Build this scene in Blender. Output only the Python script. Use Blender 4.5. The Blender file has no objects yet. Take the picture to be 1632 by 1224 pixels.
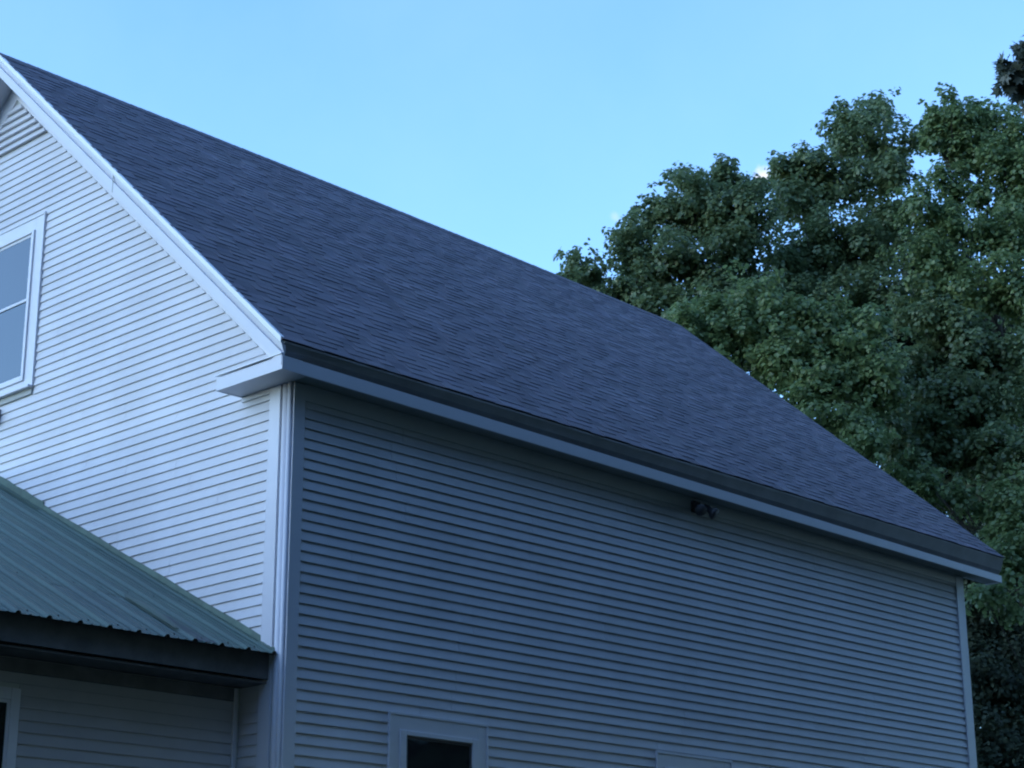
import bpy, math, random
import numpy as np
from mathutils import Vector, Matrix

random.seed(7)
rng = np.random.default_rng(7)
sc = bpy.context.scene
COL = sc.collection
ZO = 6.877                      # height of the reference clapboard line above the ground

# ---------------------------------------------------------------- camera
FPX = 3075.3234
YAW, PIT, ROL = 0.7651, 0.3126, -0.0036
CAM = np.array([-11.419, -13.9438, -5.2771 + ZO])
_f = np.array([math.cos(YAW)*math.cos(PIT), math.sin(YAW)*math.cos(PIT), math.sin(PIT)])
_r = np.cross(_f, [0, 0, 1.0]); _r /= np.linalg.norm(_r)
_u = np.cross(_r, _f)
CR = _r*math.cos(ROL) + _u*math.sin(ROL)
CU = -_r*math.sin(ROL) + _u*math.cos(ROL)
cd = bpy.data.cameras.new('camera')
cam = bpy.data.objects.new('camera', cd); COL.objects.link(cam)
cd.sensor_width = 36.0; cd.lens = FPX/1632*36.0
cd.clip_start = 0.1; cd.clip_end = 3000
cam.matrix_world = Matrix(((CR[0], CU[0], -_f[0], CAM[0]), (CR[1], CU[1], -_f[1], CAM[1]),
                           (CR[2], CU[2], -_f[2], CAM[2]), (0, 0, 0, 1)))
sc.camera = cam

# ---------------------------------------------------------------- light, sky, exposure
SUN_AZ = math.atan2(0.45, -1.0)         # direction to the set sun (x,y plane)
SUN_EL = math.radians(24)
SKY_STRENGTH, SUN_STRENGTH, EXPOSURE = 0.15, 0.05, 1.6
w = bpy.data.worlds.new('World'); sc.world = w; w.use_nodes = True
nt = w.node_tree; N = nt.nodes; Lk = nt.links
bg = N['Background']; bg.inputs['Strength'].default_value = SKY_STRENGTH
sky = N.new('ShaderNodeTexSky'); sky.sky_type = 'NISHITA'; sky.sun_disc = False
sky.sun_elevation = math.radians(24); sky.sun_rotation = math.pi/2 - SUN_AZ
sky.air_density = 1.0; sky.dust_density = 0.6; sky.ozone_density = 2.0; sky.altitude = 200
tint = N.new('ShaderNodeMix'); tint.data_type = 'RGBA'; tint.blend_type = 'MULTIPLY'; tint.inputs[0].default_value = 1
tint.inputs[7].default_value = (0.64, 0.88, 1.10, 1)      # the cool cast of the evening picture
Lk.new(sky.outputs[0], tint.inputs[6])
# thin high haze over the whole sky, and two small white clouds low behind the trees
gm = N.new('ShaderNodeNewGeometry'); neg = N.new('ShaderNodeVectorMath'); neg.operation = 'SCALE'; neg.inputs['Scale'].default_value = -1
Lk.new(gm.outputs['Incoming'], neg.inputs[0])
hz = N.new('ShaderNodeTexNoise'); hz.inputs['Scale'].default_value = 5; hz.inputs['Detail'].default_value = 7; hz.inputs['Roughness'].default_value = .6
Lk.new(neg.outputs[0], hz.inputs['Vector'])
hr = N.new('ShaderNodeMapRange'); hr.inputs[1].default_value = .35; hr.inputs[2].default_value = .75; hr.inputs[3].default_value = 0; hr.inputs[4].default_value = .07
Lk.new(hz.outputs[0], hr.inputs[0])
hm = N.new('ShaderNodeMix'); hm.data_type = 'RGBA'; hm.inputs[7].default_value = (2.2, 2.9, 3.4, 1)
Lk.new(hr.outputs[0], hm.inputs[0]); Lk.new(tint.outputs[2], hm.inputs[6])
prev = hm.outputs[2]
for (px, py, rad, k) in ((1216, 280, .0058, .9), (981, 346, .0034, .25)):
    dd = _f + CR*(px-816)/FPX - CU*(py-612)/FPX; dd = dd/np.linalg.norm(dd)
    sb = N.new('ShaderNodeVectorMath'); sb.operation = 'DISTANCE'; sb.inputs[1].default_value = tuple(dd)
    cn_ = N.new('ShaderNodeTexNoise'); cn_.inputs['Scale'].default_value = 260; cn_.inputs['Detail'].default_value = 4
    Lk.new(neg.outputs[0], cn_.inputs['Vector']); Lk.new(neg.outputs[0], sb.inputs[0])
    ad = N.new('ShaderNodeMath'); ad.operation = 'MULTIPLY_ADD'; ad.inputs[1].default_value = rad*1.2
    Lk.new(cn_.outputs[0], ad.inputs[0]); Lk.new(sb.outputs['Value'], ad.inputs[2])
    cr = N.new('ShaderNodeMapRange'); cr.interpolation_type = 'SMOOTHSTEP'
    cr.inputs[1].default_value = rad*.7; cr.inputs[2].default_value = rad*1.7; cr.inputs[3].default_value = k; cr.inputs[4].default_value = 0
    Lk.new(ad.outputs[0], cr.inputs[0])
    cm = N.new('ShaderNodeMix'); cm.data_type = 'RGBA'; cm.inputs[7].default_value = (2.4, 2.45, 2.5, 1)
    Lk.new(cr.outputs[0], cm.inputs[0]); Lk.new(prev, cm.inputs[6]); prev = cm.outputs[2]
Lk.new(prev, bg.inputs[0])
sd = bpy.data.lights.new('sun', 'SUN'); sun = bpy.data.objects.new('sun', sd); COL.objects.link(sun)
sd.energy = SUN_STRENGTH; sd.angle = math.radians(70); sd.color = (1.0, 0.93, 0.84)
dv = Vector((math.cos(SUN_AZ)*math.cos(SUN_EL), math.sin(SUN_AZ)*math.cos(SUN_EL), math.sin(SUN_EL)))
sun.rotation_euler = dv.to_track_quat('Z', 'Y').to_euler(); sun.location = (-20, 5, 30)
vs = sc.view_settings
vs.view_transform = 'Standard'; vs.look = 'None'; vs.gamma = 1.0; vs.use_curve_mapping = False
vs.exposure = EXPOSURE
sc.cycles.use_denoising = True
sc.cycles.filter_width = 2.1
sc.cycles.max_bounces = 8; sc.cycles.diffuse_bounces = 5

# ---------------------------------------------------------------- materials
def mat(name, color, rough=0.6, var=0.0, vscale=3.0, bump=0.0, bscale=60.0, spec=0.4, color2=None, stretch=(1, 1, 1),
        tone=False, rnd=0.0, bdist=0.004):
    m = bpy.data.materials.new(name); m.use_nodes = True
    n = m.node_tree.nodes; l = m.node_tree.links; b = n['Principled BSDF']
    b.inputs['Roughness'].default_value = rough
    b.inputs['Specular IOR Level'].default_value = spec
    tc = n.new('ShaderNodeTexCoord'); mp = n.new('ShaderNodeMapping')
    mp.inputs['Scale'].default_value = stretch
    l.new(tc.outputs['Object'], mp.inputs[0])
    c2 = color2 or tuple(c*(1-var) for c in color)
    nz = n.new('ShaderNodeTexNoise'); nz.inputs['Scale'].default_value = vscale
    nz.inputs['Detail'].default_value = 6; nz.inputs['Roughness'].default_value = 0.62
    l.new(mp.outputs[0], nz.inputs['Vector'])
    rp = n.new('ShaderNodeValToRGB')
    rp.color_ramp.elements[0].position = 0.36; rp.color_ramp.elements[1].position = 0.66
    rp.color_ramp.elements[0].color = (*c2, 1); rp.color_ramp.elements[1].color = (*color, 1)
    l.new(nz.outputs[0], rp.inputs[0])
    out = rp.outputs[0]
    if tone:
        at = n.new('ShaderNodeAttribute'); at.attribute_name = 'tone'
        mx = n.new('ShaderNodeMix'); mx.data_type = 'RGBA'; mx.blend_type = 'MULTIPLY'; mx.inputs[0].default_value = 1
        l.new(out, mx.inputs[6]); l.new(at.outputs['Color'], mx.inputs[7]); out = mx.outputs[2]
    if rnd:
        oi = n.new('ShaderNodeObjectInfo'); mr = n.new('ShaderNodeMapRange')
        mr.inputs[3].default_value = 1-rnd; mr.inputs[4].default_value = 1+rnd*0.3
        l.new(oi.outputs['Random'], mr.inputs[0])
        vm = n.new('ShaderNodeVectorMath'); vm.operation = 'SCALE'
        l.new(out, vm.inputs[0]); l.new(mr.outputs[0], vm.inputs['Scale']); out = vm.outputs[0]
    l.new(out, b.inputs['Base Color'])
    if bump:
        nb = n.new('ShaderNodeTexNoise'); nb.inputs['Scale'].default_value = bscale
        nb.inputs['Detail'].default_value = 5
        l.new(mp.outputs[0], nb.inputs['Vector'])
        bp = n.new('ShaderNodeBump'); bp.inputs['Strength'].default_value = bump; bp.inputs['Distance'].default_value = bdist
        l.new(nb.outputs[0], bp.inputs['Height']); l.new(bp.outputs[0], b.inputs['Normal'])
    return m

M = {}
M['siding'] = mat('siding_vinyl', (0.64, 0.64, 0.69), 0.5, 0.12, 0.9, 0.35, 30, 0.4, rnd=0.07, stretch=(1, 1, .6))
M['siding_shaded'] = mat('wing_siding', (0.52, 0.52, 0.56), 0.55, 0.15, 0.9, 0.35, 30, 0.35, rnd=0.07)  # siding again, darker: the shade under the wing eave is in the colour
M['trim'] = mat('trim_white', (0.65, 0.655, 0.72), 0.42, 0.05, 2.0, 0.15, 25, 0.45)
M['drip'] = mat('drip_edge_metal', (0.82, 0.83, 0.87), 0.3, 0.03, 3.0)
M['backing'] = mat('wall_sheathing', (0.55, 0.57, 0.56), 0.8, 0.1)
M['shingle'] = mat('asphalt_shingle', (0.182, 0.174, 0.203), 0.93, 0.0, 1.4, 0.35, 260, 0.2, color2=(0.146, 0.140, 0.166), tone=True)
M['shingle_base'] = mat('shingle_underlay', (0.05, 0.05, 0.06), 0.95, 0.2)
M['green'] = mat('green_roof_metal', (0.074, 0.132, 0.108), 0.5, 0.0, 1.3, 0.25, 8, 0.5, color2=(0.055, 0.10, 0.086), stretch=(3, 0.6, 1), tone=True)
M['flash'] = mat('flashing_green', (0.10, 0.165, 0.13), 0.6, 0.3, 5.0, 0.3, 40, 0.4)
M['rust'] = mat('faded_purple_rust', (0.105, 0.088, 0.118), 0.7, 0.0, 5, color2=(0.075, 0.12, 0.11))
M['screw'] = mat('screw_rust', (0.05, 0.05, 0.045), 0.7)
M['darkwood'] = mat('grey_soffit', (0.42, 0.44, 0.45), 0.7, 0.15, 3)  # mid grey for the long eave soffit, trim joint and sill apron
M['wood_shaded'] = mat('shaded_eave_boards', (0.19, 0.19, 0.20), 0.8, 0.3, 5)  # boards under the wing eave; their shade is painted into this dark colour
M['crown'] = mat('shaded_crown', (0.42, 0.42, 0.43), 0.75, 0.2, 2.5)  # eave moulding, colour darkened for the shade on its down-facing side
M['lampm'] = mat('lamp_dark_metal', (0.09, 0.09, 0.10), 0.75, 0.1)
M['bracket'] = mat('bracket_brown', (0.24, 0.20, 0.22), 0.6, 0.2, 8)
M['bark'] = mat('maple_bark', (0.10, 0.085, 0.068), 0.9, 0.45, 6, 0.8, 18, 0.2, stretch=(1, 1, 0.25), bdist=0.02)
M['ground'] = mat('ground_grass', (0.024, 0.034, 0.018), 0.95, 0.45, 0.35, 0.6, 8, 0.2, bdist=0.05)
M['room'] = mat('dark_room', (0.03, 0.03, 0.032), 0.9)
M['blind'] = mat('window_blind', (0.35, 0.38, 0.40), 0.7, 0.05)

def glass_mat():
    m = bpy.data.materials.new('window_glass'); m.use_nodes = True
    n = m.node_tree.nodes; l = m.node_tree.links; b = n['Principled BSDF']
    b.inputs['Base Color'].default_value = (0.02, 0.022, 0.025, 1); b.inputs['Roughness'].default_value = 0.04
    b.inputs['Specular IOR Level'].default_value = 0.55; b.inputs['IOR'].default_value = 1.8
    b.inputs['Specular Tint'].default_value = (0.78, 0.92, 1.0, 1)
    tc = n.new('ShaderNodeTexCoord'); nb = n.new('ShaderNodeTexNoise'); nb.inputs['Scale'].default_value = 1.3
    bp = n.new('ShaderNodeBump'); bp.inputs['Strength'].default_value = 0.06; bp.inputs['Distance'].default_value = 0.02
    l.new(tc.outputs['Object'], nb.inputs['Vector']); l.new(nb.outputs[0], bp.inputs['Height']); l.new(bp.outputs[0], b.inputs['Normal'])
    return m
M['glass'] = glass_mat()

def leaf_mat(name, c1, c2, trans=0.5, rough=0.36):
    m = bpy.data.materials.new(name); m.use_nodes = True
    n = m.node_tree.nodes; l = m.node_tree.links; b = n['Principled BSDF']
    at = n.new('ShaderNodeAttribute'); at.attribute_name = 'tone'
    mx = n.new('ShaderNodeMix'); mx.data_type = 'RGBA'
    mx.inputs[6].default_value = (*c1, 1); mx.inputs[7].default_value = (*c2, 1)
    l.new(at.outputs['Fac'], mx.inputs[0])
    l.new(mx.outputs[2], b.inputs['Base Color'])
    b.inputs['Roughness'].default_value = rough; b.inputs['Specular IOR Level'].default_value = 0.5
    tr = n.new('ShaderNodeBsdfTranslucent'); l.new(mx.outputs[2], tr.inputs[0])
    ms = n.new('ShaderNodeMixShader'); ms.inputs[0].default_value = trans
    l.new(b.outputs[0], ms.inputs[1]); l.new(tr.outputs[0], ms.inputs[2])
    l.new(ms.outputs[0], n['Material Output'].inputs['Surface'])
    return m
M['leafA'] = leaf_mat('maple_leaves', (0.098, 0.15, 0.07), (0.21, 0.27, 0.122))
M['leafB'] = leaf_mat('maple_leaves_light', (0.102, 0.168, 0.07), (0.225, 0.30, 0.122))
M['leafD'] = leaf_mat('maple_leaves_near', (0.10, 0.12, 0.09), (0.17, 0.20, 0.15), 0.4)
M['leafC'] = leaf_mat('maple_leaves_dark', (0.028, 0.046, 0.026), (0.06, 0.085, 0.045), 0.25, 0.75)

# ---------------------------------------------------------------- object helpers
def empty(name, loc=(0, 0, 0)):
    o = bpy.data.objects.new(name, None); COL.objects.link(o); o.location = loc
    o.empty_display_size = 0.3; return o
def tag(o, label=None, cat=None, group=None, kind=None):
    if label: o['label'] = label
    if cat: o['category'] = cat
    if group: o['group'] = group
    if kind: o['kind'] = kind
    return o

class MB:
    def __init__(s): s.v = []; s.f = []; s.t = []
    def poly(s, pts, faces, tone=None):
        k = len(s.v); s.v += [tuple(p) for p in pts]; s.f += [tuple(i+k for i in f) for f in faces]
        s.t += [tone if tone is not None else 1.0]*len(pts); return s
    def box(s, x0, x1, y0, y1, z0, z1):
        return s.poly([(x, y, z+ZO) for z in (z0, z1) for x, y in ((x0, y0), (x1, y0), (x1, y1), (x0, y1))],
                      [(3, 2, 1, 0), (4, 5, 6, 7), (0, 1, 5, 4), (1, 2, 6, 5), (2, 3, 7, 6), (3, 0, 4, 7)])
    def prism(s, A, B):
        """solid between two equal-count closed outlines A and B"""
        n = len(A); k = len(s.v)
        s.v += [tuple(p) for p in A] + [tuple(p) for p in B]; s.t += [1.0]*(2*n)
        s.f.append(tuple(k+i for i in reversed(range(n)))); s.f.append(tuple(k+n+i for i in range(n)))
        for i in range(n):
            j = (i+1) % n; s.f.append((k+i, k+j, k+n+j, k+n+i))
        return s
    def tube(s, pts, rad, seg=8):
        P = [Vector(p) for p in pts]; k = len(s.v); n = len(P)
        for i, p in enumerate(P):
            d = (P[min(i+1, n-1)]-P[max(i-1, 0)]).normalized()
            a = d.orthogonal().normalized(); b = d.cross(a)
            for j in range(seg):
                t = 2*math.pi*j/seg
                s.v.append(tuple(p + (a*math.cos(t)+b*math.sin(t))*rad[i])); s.t.append(1.0)
        for i in range(n-1):
            for j in range(seg):
                q = (j+1) % seg
                s.f.append((k+i*seg+j, k+i*seg+q, k+(i+1)*seg+q, k+(i+1)*seg+j))
        s.f.append(tuple(k+j for j in reversed(range(seg)))); s.f.append(tuple(k+(n-1)*seg+j for j in range(seg)))
        return s
    def build(s, name, material, parent=None, loc=None, bevel=0, smooth=False, kind=None, tones=False):
        me = bpy.data.meshes.new(name); me.from_pydata(s.v, [], s.f); me.update()
        me.materials.append(material)
        if tones:
            a = me.attributes.new('tone', 'FLOAT_COLOR', 'POINT')
            arr = np.ones((len(s.v), 4), dtype=np.float32); tt = np.array([t if isinstance(t, (tuple, list)) else (t, t, t) for t in s.t])
            arr[:, :3] = tt; a.data.foreach_set('color', arr.ravel())
        if smooth:
            me.polygons.foreach_set('use_smooth', [True]*len(me.polygons))
        o = bpy.data.objects.new(name, me); COL.objects.link(o)
        if parent: o.parent = parent
        if loc is not None: o.location = loc
        if bevel:
            b = o.modifiers.new('bevel', 'BEVEL'); b.width = bevel; b.segments = 2; b.limit_method = 'ANGLE'
        if kind: o['kind'] = kind
        return o

def box(name, m, parent, *d, bevel=0.003):
    return MB().box(*d).build(name, m, parent, bevel=bevel)
def fz(p): return (p[0], p[1], p[2]+ZO)

# ---------------------------------------------------------------- ground
g = MB(); n = 40; R = 900
xs = np.sign(np.linspace(-1, 1, n))*np.abs(np.linspace(-1, 1, n))**3*R
V = [(x+10, y, 0.12*math.sin(x*.13)*math.cos(y*.11)-0.02 if max(abs(x), abs(y)) > 14 else 0) for x in xs for y in xs]
F = [(i*n+j, (i+1)*n+j, (i+1)*n+j+1, i*n+j+1) for i in range(n-1) for j in range(n-1)]
gr = MB(); gr.v = V; gr.f = F; gr.t = [1]*len(V)
tag(gr.build('ground', M['ground']), kind='structure')

# ================================================================= MAIN HOUSE
E_ = 0.1016                 # clapboard exposure
L = 12.19; W = 5.494        # length of side wall, half width of gable
house = empty('house')
tag(house, 'large white clapboard house with dark shingle gable roof, filling the middle of the photo', 'house')

GROUND = -ZO
def board(mb, axis, a0, a1, b0, b1, z, h=E_, proj=0.017):
    """one lapped clapboard; a0..a1 at its bottom edge, b0..b1 at its top edge; axis 'x' on the -Y wall, 'y' on the -X wall"""
    ofs = [(proj, z), (0.0, z+0.003), (proj-0.0015, z-0.0035+0.006), (0.003, z+h+0.004)]
    pr = (0.0200 if axis == 'x' else (0.018 if z < 4.70 else 0.050))*random.uniform(0.95, 1.06)
    dz = random.uniform(-0.0012, 0.0012)
    prof = [(0.0005, z+0.006+dz), (pr-0.0025, z+0.001+dz), (pr, z+0.004+dz), (pr-0.0008, z+0.010+dz), (0.0025, z+h+0.004)]
    def P(a, off, zz): return (a, -off, zz+ZO) if axis == 'x' else (-off, a, zz+ZO)
    A = []; B = []
    for off, zz in prof:
        t = min(max((zz-z)/h, 0), 1)
        A.append(P(a0+(b0-a0)*t, off, zz)); B.append(P(a1+(b1-a1)*t, off, zz))
    if axis == 'y': mb.prism(B, A)
    else: mb.prism(A, B)

def seams(lo, hi, k):
    """vertical joints of one pair of courses (panels 3.66 m long, staggered)"""
    r = random.Random(k*77+13); s = lo + r.uniform(0.6, 3.4); out = []
    while s < hi-0.4: out.append(s); s += 3.66
    return out

wall_s = MB().box(0, L, 0.0, 0.16, GROUND, 0.75).build('side_wall', M['backing'], house)
openings_side = [(1.345, 2.69, -4.35, -2.535), (5.39, 6.735, -4.35, -2.56), (9.6, 10.95, -4.35, -2.56)]
k = 0
z = 0.0 - math.floor((6.877)/E_)*E_
rows = []
zz = 3*E_
while zz > GROUND: rows.append(zz); zz -= E_
def add_course(parent, axis, z, lo, hi, lo2, hi2, ops, k):
    segs = [(lo, hi, lo2, hi2)]
    for (o0, o1, oz0, oz1) in ops:
        if z + E_*0.5 > oz0 and z + E_*0.5 < oz1:
            ns = []
            for s in segs:
                if o0 > s[0] and o1 < s[1]: ns += [(s[0], o0, s[2], o0), (o1, s[1], o1, s[3])]
                elif o1 <= s[0] or o0 >= s[1]: ns.append(s)
                elif o0 <= s[0] < o1: ns.append((o1, s[1], o1, s[3]))
                elif o0 < s[1] <= o1: ns.append((s[0], o0, s[2], o0))
            segs = ns
    for s in segs:
        cuts = [c for c in seams(lo, hi, k//2) if s[0]+.3 < c < s[1]-.3]
        pts = [None]+cuts+[None]
        for i in range(len(pts)-1):
            a0, b0 = (s[0], s[2]) if pts[i] is None else (pts[i]+.0018,)*2
            a1, b1 = (s[1], s[3]) if pts[i+1] is None else (pts[i+1]-.0018,)*2
            if a1-a0 < 0.02: continue
            mb = MB(); board(mb, axis, a0, a1, b0, b1, z)
            mb.build('siding_board', M['siding'], parent)
for k, z in enumerate(rows):
    if z < GROUND: break
    add_course(wall_s, 'x', z, 0.15, 12.035, 0.15, 12.035, openings_side, k)

# gable wall (plane X=0)
ZG = 0.0074
def y_end(z): return 0.517 + (z-1.017)/0.89
def roof_z(y):  # near rake line
    return 0.83 + (min(y, 2*W-y)+0.265)*(5.977-0.83)/(W+0.265)
gw = MB()
oy = [(0.0, GROUND), (2*W, GROUND), (2*W, roof_z(0)-.12), (W, roof_z(W)-.12), (0.0, roof_z(0)-.12)]
gw.prism([(0.16, y, zz+ZO) for y, zz in oy][::-1], [(0.001, y, zz+ZO) for y, zz in oy][::-1])
wall_g = gw.build('gable_wall', M['backing'], house)
WIN_G = (4.62, 6.368, 1.46, 3.70)
k = 0; z = ZG - math.floor((ZG+ZO)/E_)*E_
while z < 5.3:
    lo = max(0.30, y_end(z)); lo2 = max(0.30, y_end(z+E_))
    if lo2 < W-0.05:
        add_course(wall_g, 'y', z, lo, 2*W-lo, lo2, 2*W-lo2, [WIN_G], k)
    z += E_; k += 1
# back and far walls
MB().box(0, L, 2*W-0.16, 2*W, GROUND, 0.75).build('back_wall', M['siding'], house)
oyf = [(0.0, GROUND), (2*W, GROUND), (2*W, 0.8), (W, 5.6), (0.0, 0.8)]
fw = MB(); fw.prism([(L, y, zz+ZO) for y, zz in oyf][::-1], [(L-.16, y, zz+ZO) for y, zz in oyf][::-1])
fw.build('far_gable_wall', M['siding'], house)

# ---- roof
X0, X1 = -0.345, 12.99
YE, ZE = -0.265, 0.835
def ridge_z(x): return 5.99 - (x-X0)/(X1-X0)*0.195 + 0.03*math.sin(math.pi*min(max((x-X0)/(X1-X0), 0), 1))
SL = math.hypot(W-YE, 5.99-ZE)
def S(x, v, off=0.0):
    """point on the front roof plane: v 0 at the eave .. 1 at the ridge"""
    y = YE + (W-YE)*v; zz = ZE + (ridge_z(x)-ZE)*v
    return (x, y - 0.667*off, zz + 0.745*off + ZO)
rf = MB()
nx = 14
A = [[S(X0+(X1-X0)*i/nx, 0, 0), S(X0+(X1-X0)*i/nx, 1, 0), S(X0+(X1-X0)*i/nx, 1, -.05), S(X0+(X1-X0)*i/nx, 0, -.05)] for i in range(nx+1)]
for i in range(nx): rf.prism(A[i], A[i+1])
roof = rf.build('roof', M['shingle_base'], house)
rb = MB()
for i in range(nx):
    def Bk(x, v, off): p = S(x, v, off); return (p[0], 2*W-p[1], p[2])
    xa = X0+(X1-X0)*i/nx; xb = X0+(X1-X0)*(i+1)/nx
    rb.prism([Bk(xa, 0, .004), Bk(xa, 1, .004), Bk(xa, 1, -.05), Bk(xa, 0, -.05)][::-1], [Bk(xb, 0, .004), Bk(xb, 1, .004), Bk(xb, 1, -.05), Bk(xb, 0, -.05)][::-1])
rb.build('back_roof_slope', M['shingle'], house, tones=True)

EXPO = 0.142
nc = int(SL/EXPO)+1
shing = []
for c in range(nc):
    v0 = c*EXPO/SL; v1 = min((c*EXPO+EXPO+0.03)/SL, 1.0)
    if v0 >= 1: break
    x = X0 - random.uniform(0, 0.3); thick = random.random() < .5
    drift = random.uniform(-0.0012, 0.0012)
    while x < X1:
        wd = random.uniform(0.13, 0.36)*(1.25 if thick else 0.9)
        xa = max(x, X0-0.006); xb = min(x+wd, X1+0.004)
        if xb - xa > 0.02:
            th = random.uniform(0.0085, 0.0110) if thick else random.uniform(0.0030, 0.0045)
            vv = v0 + drift + random.uniform(-0.0006, 0.0006) - (0.012/SL if c == 0 else 0)
            t0 = random.gauss(1.0, 0.08)*(1.0 if thick else 0.88)
            t0 = (t0*random.uniform(.98, 1.03), t0, t0*random.uniform(.98, 1.04))
            pts = [S(xa, vv, 0.0005), S(xb, vv, 0.0005), S(xb, vv, th), S(xa, vv, th), S(xb, v1, .002), S(xa, v1, .002)]
            shing.append((pts, t0, xa, xb, vv))
        x += wd; thick = not thick
def sh_rank(s):
    c = np.mean(np.array(s[0]), axis=0)
    if not (s[2] > X0-.01): return 1e9
    d = CAM-c; dist = np.linalg.norm(d)
    graz = abs(np.dot(d/dist, (0, -.667, .745)))
    return -(s[3]-s[2])*(graz)/dist**2
shing.sort(key=sh_rank)
SF = [(0, 1, 2, 3), (3, 2, 4, 5), (0, 3, 5), (1, 4, 2)]
rest = MB()
for i, s in enumerate(shing):
    if i < 298:
        MB().poly(s[0], SF, s[1]).build('shingle', M['shingle'], roof, tones=True)
    else: rest.poly(s[0], SF, s[1])
rest.build('shingles', M['shingle'], roof, kind='stuff', tones=True)
# ridge caps: overlapping folded shingles
rc = MB(); x = X0
while x < X1:
    xb = min(x+0.21, X1+.005); o0 = .012+random.uniform(0, .004)
    a = [S(x, 1-0.155/SL, o0), S(x, 1.0, o0+.006), None]
    for (xx, oo) in ((x, o0+.006), (xb, o0-.002)):
        pass
    def cap(xx, oo):
        p = S(xx, 1-0.155/SL, oo); q = S(xx, 1.0, oo+.006); r_ = (p[0], 2*W-p[1], p[2])
        return [p, (q[0], W, q[2]), r_, (r_[0], r_[1], r_[2]-.012), (q[0], W, q[2]-.014), (p[0], p[1], p[2]-.012)]
    rc.prism(cap(x, o0), cap(xb, o0-.006)); x += 0.142
rc.t = [0.95]*len(rc.v)
rc.build('ridge_cap', M['shingle'], roof, tones=True)

# ---- near rake: drip edge, crown, fascia, frieze, soffit
def rake(name, m, side, x0, x1, d0, d1, x1b=None, lowcut=None, bev=0.002):
    """board along a rake between vertical depths d0..d1 under the roof line, from x0 (outer) to x1; side +1 right slope, -1 left"""
    mb = MB()
    ys = [YE+0.012, W]
    x1b = x1 if x1b is None else x1b
    prof = [(x0, -d0), (x1, -d0), (x1b, -d1), (x0 if x1b == x1 else x1b-.012, -d1)] if x1b == x1 else [(x0, -d0), (x1, -d0), (x1, -d1), (x1b, -d1)]
    rows_ = []
    for y in ys:
        r = [(xx, y if side > 0 else 2*W-y, roof_z(y)+dd+ZO) for xx, dd in prof]
        rows_.append(r)
    if side > 0: mb.prism(rows_[0], rows_[1])
    else: mb.prism(rows_[1], rows_[0])
    return mb.build(name, m, house, bevel=bev)
for s in (1, -1):
    rake('drip_edge', M['drip'], s, X0-0.014, X0+0.03, -0.018, 0.044)
    # concave crown moulding: three facets
    rake('rake_crown', M['trim'], s, X0-0.006, X0+0.05, 0.045, 0.145, x1b=X0+0.032)
    rake('rake_fascia', M['trim'], s, X0+0.004, X0+0.045, 0.1455, 0.27)
    rake('rake_soffit', M['trim'], s, X0+0.046, -0.0215, 0.20, 0.222)
# frieze on the wall under the rake (fills between siding ends and the roof)
for s in (1, -1):
    mb = MB(); out = []
    for y in (0.02, W):
        top = roof_z(y)-0.20; bot = 1.017+0.89*(max(y, 0)-0.517)+0.012
        for (yy, zz2) in ((y, bot), (y, top)):
            out.append((yy if s > 0 else 2*W-yy, zz2+ZO))
    loop = [out[0], out[1], out[3], out[2]]
    a = [(-0.0215, y, zz2) for y, zz2 in loop]; b = [(0.0, y, zz2) for y, zz2 in loop]
    if s > 0: mb.prism(b[::-1], a[::-1])
    else: mb.prism(a, b)
    mb.build('rake_frieze', M['trim'], house)
# joint cover where two lengths of rake trim meet
yj = 2.80
mb = MB()
for d0, d1, xo in ((-0.02, 0.032, X0-0.0135), (0.032, 0.146, X0+.002), (0.146, 0.272, X0+.0025)):
    a = [(xo, yj, roof_z(yj)-d0+ZO), (xo, yj-.018, roof_z(yj-.018)-d0+ZO), (xo, yj-.018, roof_z(yj-.018)-d1+ZO), (xo, yj, roof_z(yj)-d1+ZO)]
    mb.prism([(p[0]+.004, p[1], p[2]) for p in a], a)
mb.build('trim_joint', M['darkwood'], house)

# ---- eave box with crown, and cornice return
YB = -0.262
def eave(name, m, prof, x0=-0.335, x1=12.88, mirror=False, bev=0.002):
    """long eave board; each profile point is (y, z at the near end, z at the far end)"""
    prof = [(p[0], p[1], p[-1]) for p in prof]
    def P(x, y, za, zb): return (x, (2*W-y) if mirror else y, za+(zb-za)*(x+.33)/13.2+ZO)
    n_ = 8; A = [[P(x0+(x1-x0)*i/n_, *q) for q in prof] for i in range(n_+1)]
    mb = MB(); k_ = len(prof)
    mb.v = [v for r_ in A for v in r_]; mb.t = [1.0]*len(mb.v)
    mb.f.append(tuple(range(k_))); mb.f.append(tuple(n_*k_+i for i in reversed(range(k_))))
    for i in range(n_):
        for j in range(k_):
            q = (j+1) % k_; mb.f.append((i*k_+q, i*k_+j, (i+1)*k_+j, (i+1)*k_+q))
    if mirror: mb.f = [f[::-1] for f in mb.f]
    return mb.build(name, m, house, bevel=bev)
FB0, FB1, FT0, FT1 = .532, .452, .668, .553       # fascia bottom / top heights, near and far
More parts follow.
